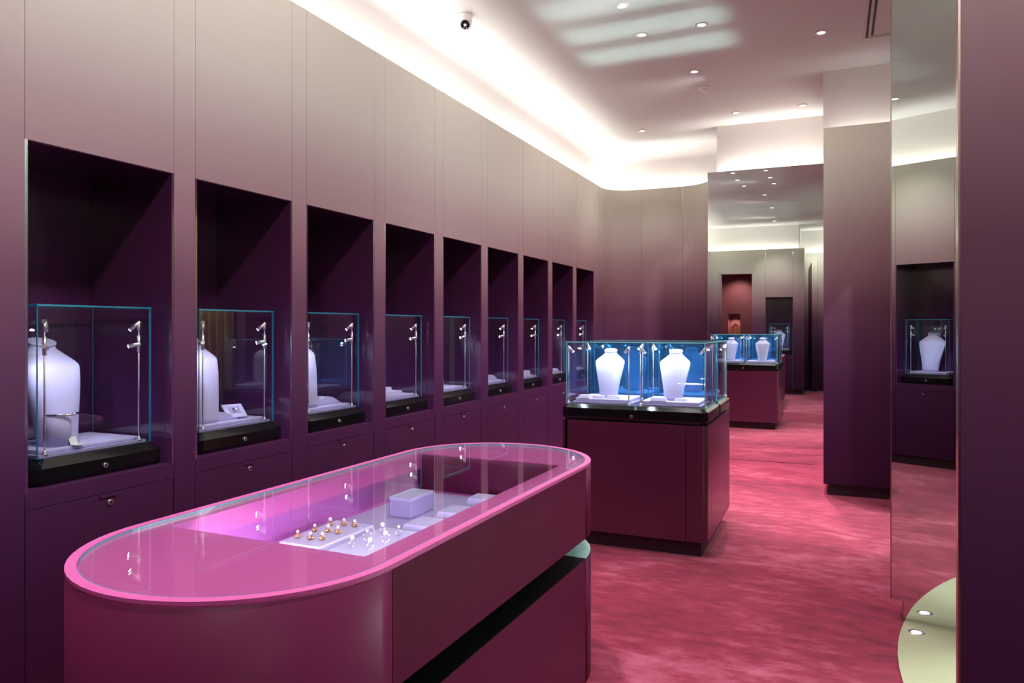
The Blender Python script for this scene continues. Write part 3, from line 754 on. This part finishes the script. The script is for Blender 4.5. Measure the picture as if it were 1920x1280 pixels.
def make_ring(label, x, y, rz, big, gold):
    t = thing('pearl_ring' if not gold else 'pearl_earring', label, 'ring' if not gold else 'earring', (x, y, zt + .0185), rz, 'pearl rings on the white tray' if not gold else 'pearl earrings on the lavender tray')
    m = M['gold'] if gold else M['silver']
    r = .0105 if not gold else .007
    t.scale = (1.25, 1.25, 1.25)
    mb = MB().torus((0, 0, r), r, .0013, m, 20, 6, Matrix.Rotation(PI / 2, 4, 'X'))
    if gold:
        for k in range(4): mb.sphere((.006 * math.cos(k * 1.6), .006 * math.sin(k * 1.6), .005), .0036, m, 8, (1, 1.3, .8))
    mb.build('setting', m, t)
    MB().sphere((0, 0, 2 * r + .003), .0046 * big, M['pearl'], 14).build('pearl', M['pearl'], t)
    return t
bpy.data.objects.remove(ring0)
rows = ['first', 'second', 'third']; cols = ['left', 'middle', 'right']
for j in range(3):
    for i in range(3):
        make_ring('gold and pearl earring, %s row from the near end, %s of its row' % (rows[j], cols[i]), -1.595 + i * .045 + random.uniform(-.004, .004), 1.935 + j * .085 + random.uniform(-.008, .008) + i * .004, random.uniform(0, 3), random.choice((.9, 1.1)), True)
for j in range(3):
    for i in range(2):
        make_ring('silver pearl ring on the white tray, %s row from the near end, %s of two' % (rows[j], ('left', 'right')[i]), -1.375 + i * .065, 1.915 + j * .085 + random.uniform(-.008, .008), random.uniform(0, 3), random.choice((.9, 1.25)), False)

# ---------------------------------------------------------------- mirrors
m1 = thing('wall_mirror', 'tall mirror on the far wall reflecting the square counter', 'mirror', (-.7215, 8.785, 0))
hw = (1.349 - .094) / 2
MB().box(-hw + .004, hw - .004, -.013, -.001, .106, ZT - .002).build('mirror_glass', M['mirror'], m1)
MB().box(-hw, -hw + .004, -.0145, -.0005, .103, ZT).box(hw - .004, hw, -.0145, -.0005, .103, ZT).box(-hw, hw, -.0145, -.0005, .1028, .1058).build('edge_strip', M['trimmetal'], m1)
MB().box(-hw + .004, hw, -.011, -.001, .004, .1025).build('mirrored_plinth', M['mirror'], m1)
ang = math.radians(-12.2)
m2 = thing('mirrored_column', 'full height mirrored column standing at the right on the pale green floor edge', 'mirror', (.264, 4.304, 0), ang)
MB().box(.007, .62, .001, .22, .1, ZT).build('column_core', M['ombre'], m2)
MB().box(.0065, .62, -.006, 0, .102, ZT).build('mirror_face', M['mirror'], m2)
MB().box(0, .006, -.0065, .004, .100, ZT).build('corner_trim', M['trimmetal'], m2)
MB().box(0, .006, .0045, .22, .102, ZT).build('mirror_side', M['mirror'], m2)
MB().box(.060, .60, .004, .2, .0065, .0995, M['mirror']).build('mirrored_plinth', M['mirror'], m2)
MB().box(.053, .059, .003, .012, .0065, .0995).build('plinth_trim', M['trimmetal'], m2)

# ---------------------------------------------------------------- ceiling fittings
def make_down(label):
    t = thing('ceiling_downlight', label, 'ceiling light', group='small round ceiling downlights')
    MB().lathe([(.030, -.0005), (.048, -.0005), (.050, -.004), (.044, -.008), (.034, -.006), (.030, -.0005)], mat=M['housing']).build('trim_ring', M['housing'], t)
    MB().lathe([(.001, -.0030), (.029, -.0030), (.029, -.0008), (.001, -.0008)]).build('lens', M['down'], t)
    return t
DL = [(-1.42, 5.29, 'nearest left ceiling downlight over the square counter'), (-.93, 5.29, 'ceiling downlight over the square counter, seen only in the mirror'), (-1.42, 5.875, 'ceiling downlight over the back left of the square counter'),
      (-.946, 5.865, 'ceiling downlight over the back right of the square counter'), (-1.182, 6.912, 'ceiling downlight just before the round smoke detector'), (-.99, 8.413, 'ceiling downlight before the far mirror, left one'),
      (-.312, 8.411, 'ceiling downlight before the far mirror, right one'), (.329, 7.96, 'ceiling downlight above the purple pillar'), (-2.108, 8.741, 'ceiling downlight near the curved far left corner'),
      (-1.38, 4.74, 'ceiling downlight left in the mirrored row of four'), (-.91, 4.76, 'ceiling downlight right in the mirrored row of four'),
      (-1.14, 3.73, 'ceiling downlight between the two counters, seen mirrored'), (-1.13, 2.2, 'ceiling downlight above the oval counter, seen mirrored'), (-1.22, .30, 'ceiling downlight near the wall behind the viewer, seen mirrored')]
d0 = None
for x, y, lb in DL:
    if d0 is None: d0 = make_down(lb); d0.location = (x, y, ZC)
    else: copy_tree(d0, lb, None, (x, y, ZC))
    pw = {(-2.108, 8.741): 22, (.329, 7.96): 12, (-.99, 8.413): 300, (-.312, 8.411): 400, (-1.13, 2.2): 110, (-1.22, .30): 50}.get((x, y), 34)
    spot('downlight_beam', (x, y, ZC - .02), (x, y, 0), pw, (1.0, .88, .84), 95, .9, .03)
for x, y in ((.05, 3.0), (-.1, 6.4), (.0, 1.3)):
    copy_tree(d0, 'ceiling downlight above the carpet aisle' if y > 5 else ('ceiling downlight over the aisle beside the viewer' if y < 2 else 'ceiling downlight above the aisle before the mirrored column'), None, (x, y, ZC))
    spot('downlight_beam', (x, y, ZC - .02), (x, y, 0), {3.0: 9, 6.4: 10, 1.3: 5}[y], (1.0, .86, .84), {3.0: 80, 6.4: 56, 1.3: 80}[y], .9, .03)
spot('wall_fill', (-.946, 5.865, ZC - .02), (.25, 7.24, 2.3), 34, (1.0, .90, .86), 80, .9, .03)  # this and the next wall lamps are unseen extras brightening pillar and walls
for y, pw in ((.75, 95), (2.9, 56), (5.0, 50), (7.1, 36)):
    spot('wall_fill', (-1.13, y, ZC - .03), (-2.736, y + .5, 2.35), pw, (1.0, .90, .93), 125, 1.0, .12)
spot('wall_fill', (.75, -.3, ZC - .03), (.7, 1.85, 2.1), 70, (1.0, .90, .90), 90, .9, .05)
spot('wall_fill', (-.2, -.5, ZC - .03), (-.45, -1.6, 2.2), 50, (1.0, .93, .88), 90, .9, .05)
sd = thing('smoke_detector', 'round white smoke detector on the ceiling', 'smoke detector', (-1.172, 7.394, ZC))
MB().lathe([(.001, -.001), (.055, -.001), (.055, -.018), (.050, -.022), (.001, -.022)]).build('mounting_plate', M['housing'], sd)
MB().lathe([(.034, -.0225), (.034, -.034), (.040, -.036), (.040, -.046), (.030, -.052), (.001, -.053)]).build('sensor_cap', M['housing'], sd)
dc = thing('dome_camera', 'white security camera with black lens on the ceiling above the left wall', 'security camera', (-2.548, 4.975, ZC))
MB().lathe([(.001, -.001), (.056, -.001), (.056, -.012), (.053, -.014), (.052, -.050), (.048, -.055), (.001, -.055)]).build('mount', M['housing'], dc)
MB().sphere((0, 0, -.070), .047, None, 28).build('eyeball', M['housing'], dc)
dv = (Vector((0, 0, 1.5)) - Vector((-2.548, 4.975, 3.78))).normalized(); dv = (dv + Vector((0, 0, -.12))).normalized()
c0 = Vector((0, 0, -.070))
MB().cyl(c0 + dv * .028, c0 + dv * .0455, .036, .030, None, 28).build('lens_window', M['darkglass'], dc)
side = dv.cross(Vector((0, 0, 1))).normalized(); up = side.cross(dv)
for s in (-1, 1):
    q = c0 + dv * .0455 + side * s * .010 - up * .020
    MB().cyl(q, q + dv * .002, .005, .005, None, 12).build('infrared_lamp', M['chrome'], dc)
vt = thing('air_vent', 'long slotted air vent in the ceiling beside the mirrored column', 'air vent', (.205, 6.68, ZC))
MB().box(0, .30, -1.6, 0, -.004, -.0005).build('frame', M['ventgrey'], vt)
for k, (a, b) in enumerate(((.022, .040), (.060, .078), (.150, .168), (.19, .208))):
    if k < 2: MB().box(a, b, -1.58, -.030 - .008 * 0 - k * .028, -.0055, -.0042).build('slot', M['ventdark'], vt)
MB().box(.040, .29, -.030, -.026, -.0055, -.0042).build('slot', M['ventdark'], vt)
MB().box(.078, .29, -.058, -.054, -.0055, -.0042).build('slot', M['ventdark'], vt)
# recessed lamp in the green floor
fu = thing('floor_uplight', 'small round lamp set in the pale green floor before the mirrored column', 'floor light', (.366, 4.129, .006))
MB().lathe([(.024, .0), (.037, .0), (.037, .002), (.024, .002), (.024, 0)]).build('ring', M['chrome'], fu)
MB().lathe([(.001, 0), (.023, 0), (.023, .0015), (.001, .0015)]).build('lens', M['down'], fu)

# ---------------------------------------------------------------- seen in reflections: gold piece, curtain, shelf
gx = (nx0 + nx1) / 2
gs = thing('gold_sculpture', 'gold looped sculpture in the burgundy niche, seen in the far mirror', 'sculpture', (gx, yb - .18, nz0))
for k in range(5):
    x = (k - 2) * .042
    mb = MB(); n = 14; pr = None
    hgt = .66 - abs(k - 2) * .03
    prev = None
    for j in range(n + 1):
        t2 = j / n
        if t2 < .7: p = (x, 0, hgt * t2 / .7)
        else:
            a = (t2 - .7) / .3 * PI; p = (x + .03 * (1 - math.cos(a)) * .5, .03 * math.sin(a), hgt + .04 * math.sin(a))
        if prev is not None: mb.cyl(prev, p, .014, .014, None, 10)
        prev = p
    mb.build('gold_loop', M['gold'], gs)
spot('niche_fill', (gx, yb - .10, 1.80), (gx, yb - .2, 1.2), 5, (1, .85, .7), 120, .8, .02)  # unseen lamp added to brighten the gold piece
spot('alcove_beam', (-2.1, -1.0, 2.9), (-2.25, -1.5, 1.2), 22, (1, .85, .75), 100, .8, .05)
cu = thing('curtain', 'ochre velvet curtain in the side room, seen only reflected in glass', 'curtain', (1.45, 6.78, 0), PI / 2)
mb = MB(); N = 60; fr_ = [(.05 * math.sin(k * .9), -.55 + 1.1 * k / N) for k in range(N + 1)]
bk = [(x + .012, y) for x, y in fr_]
mb.prism(fr_ + bk[::-1], .03, 2.9, smooth=True); mb.build('drape', M['curtain'], cu)
MB().cyl((0, -.65, 2.93), (0, .65, 2.93), .015, .015, None, 12).build('rail', M['chrome'], cu)
spot('curtain_fill', (1.5, 5.6, 3.7), (1.4, 6.8, 1.4), 90, (.95, 1, .9), 90, .8, .05)  # unseen lamp added to brighten the curtain
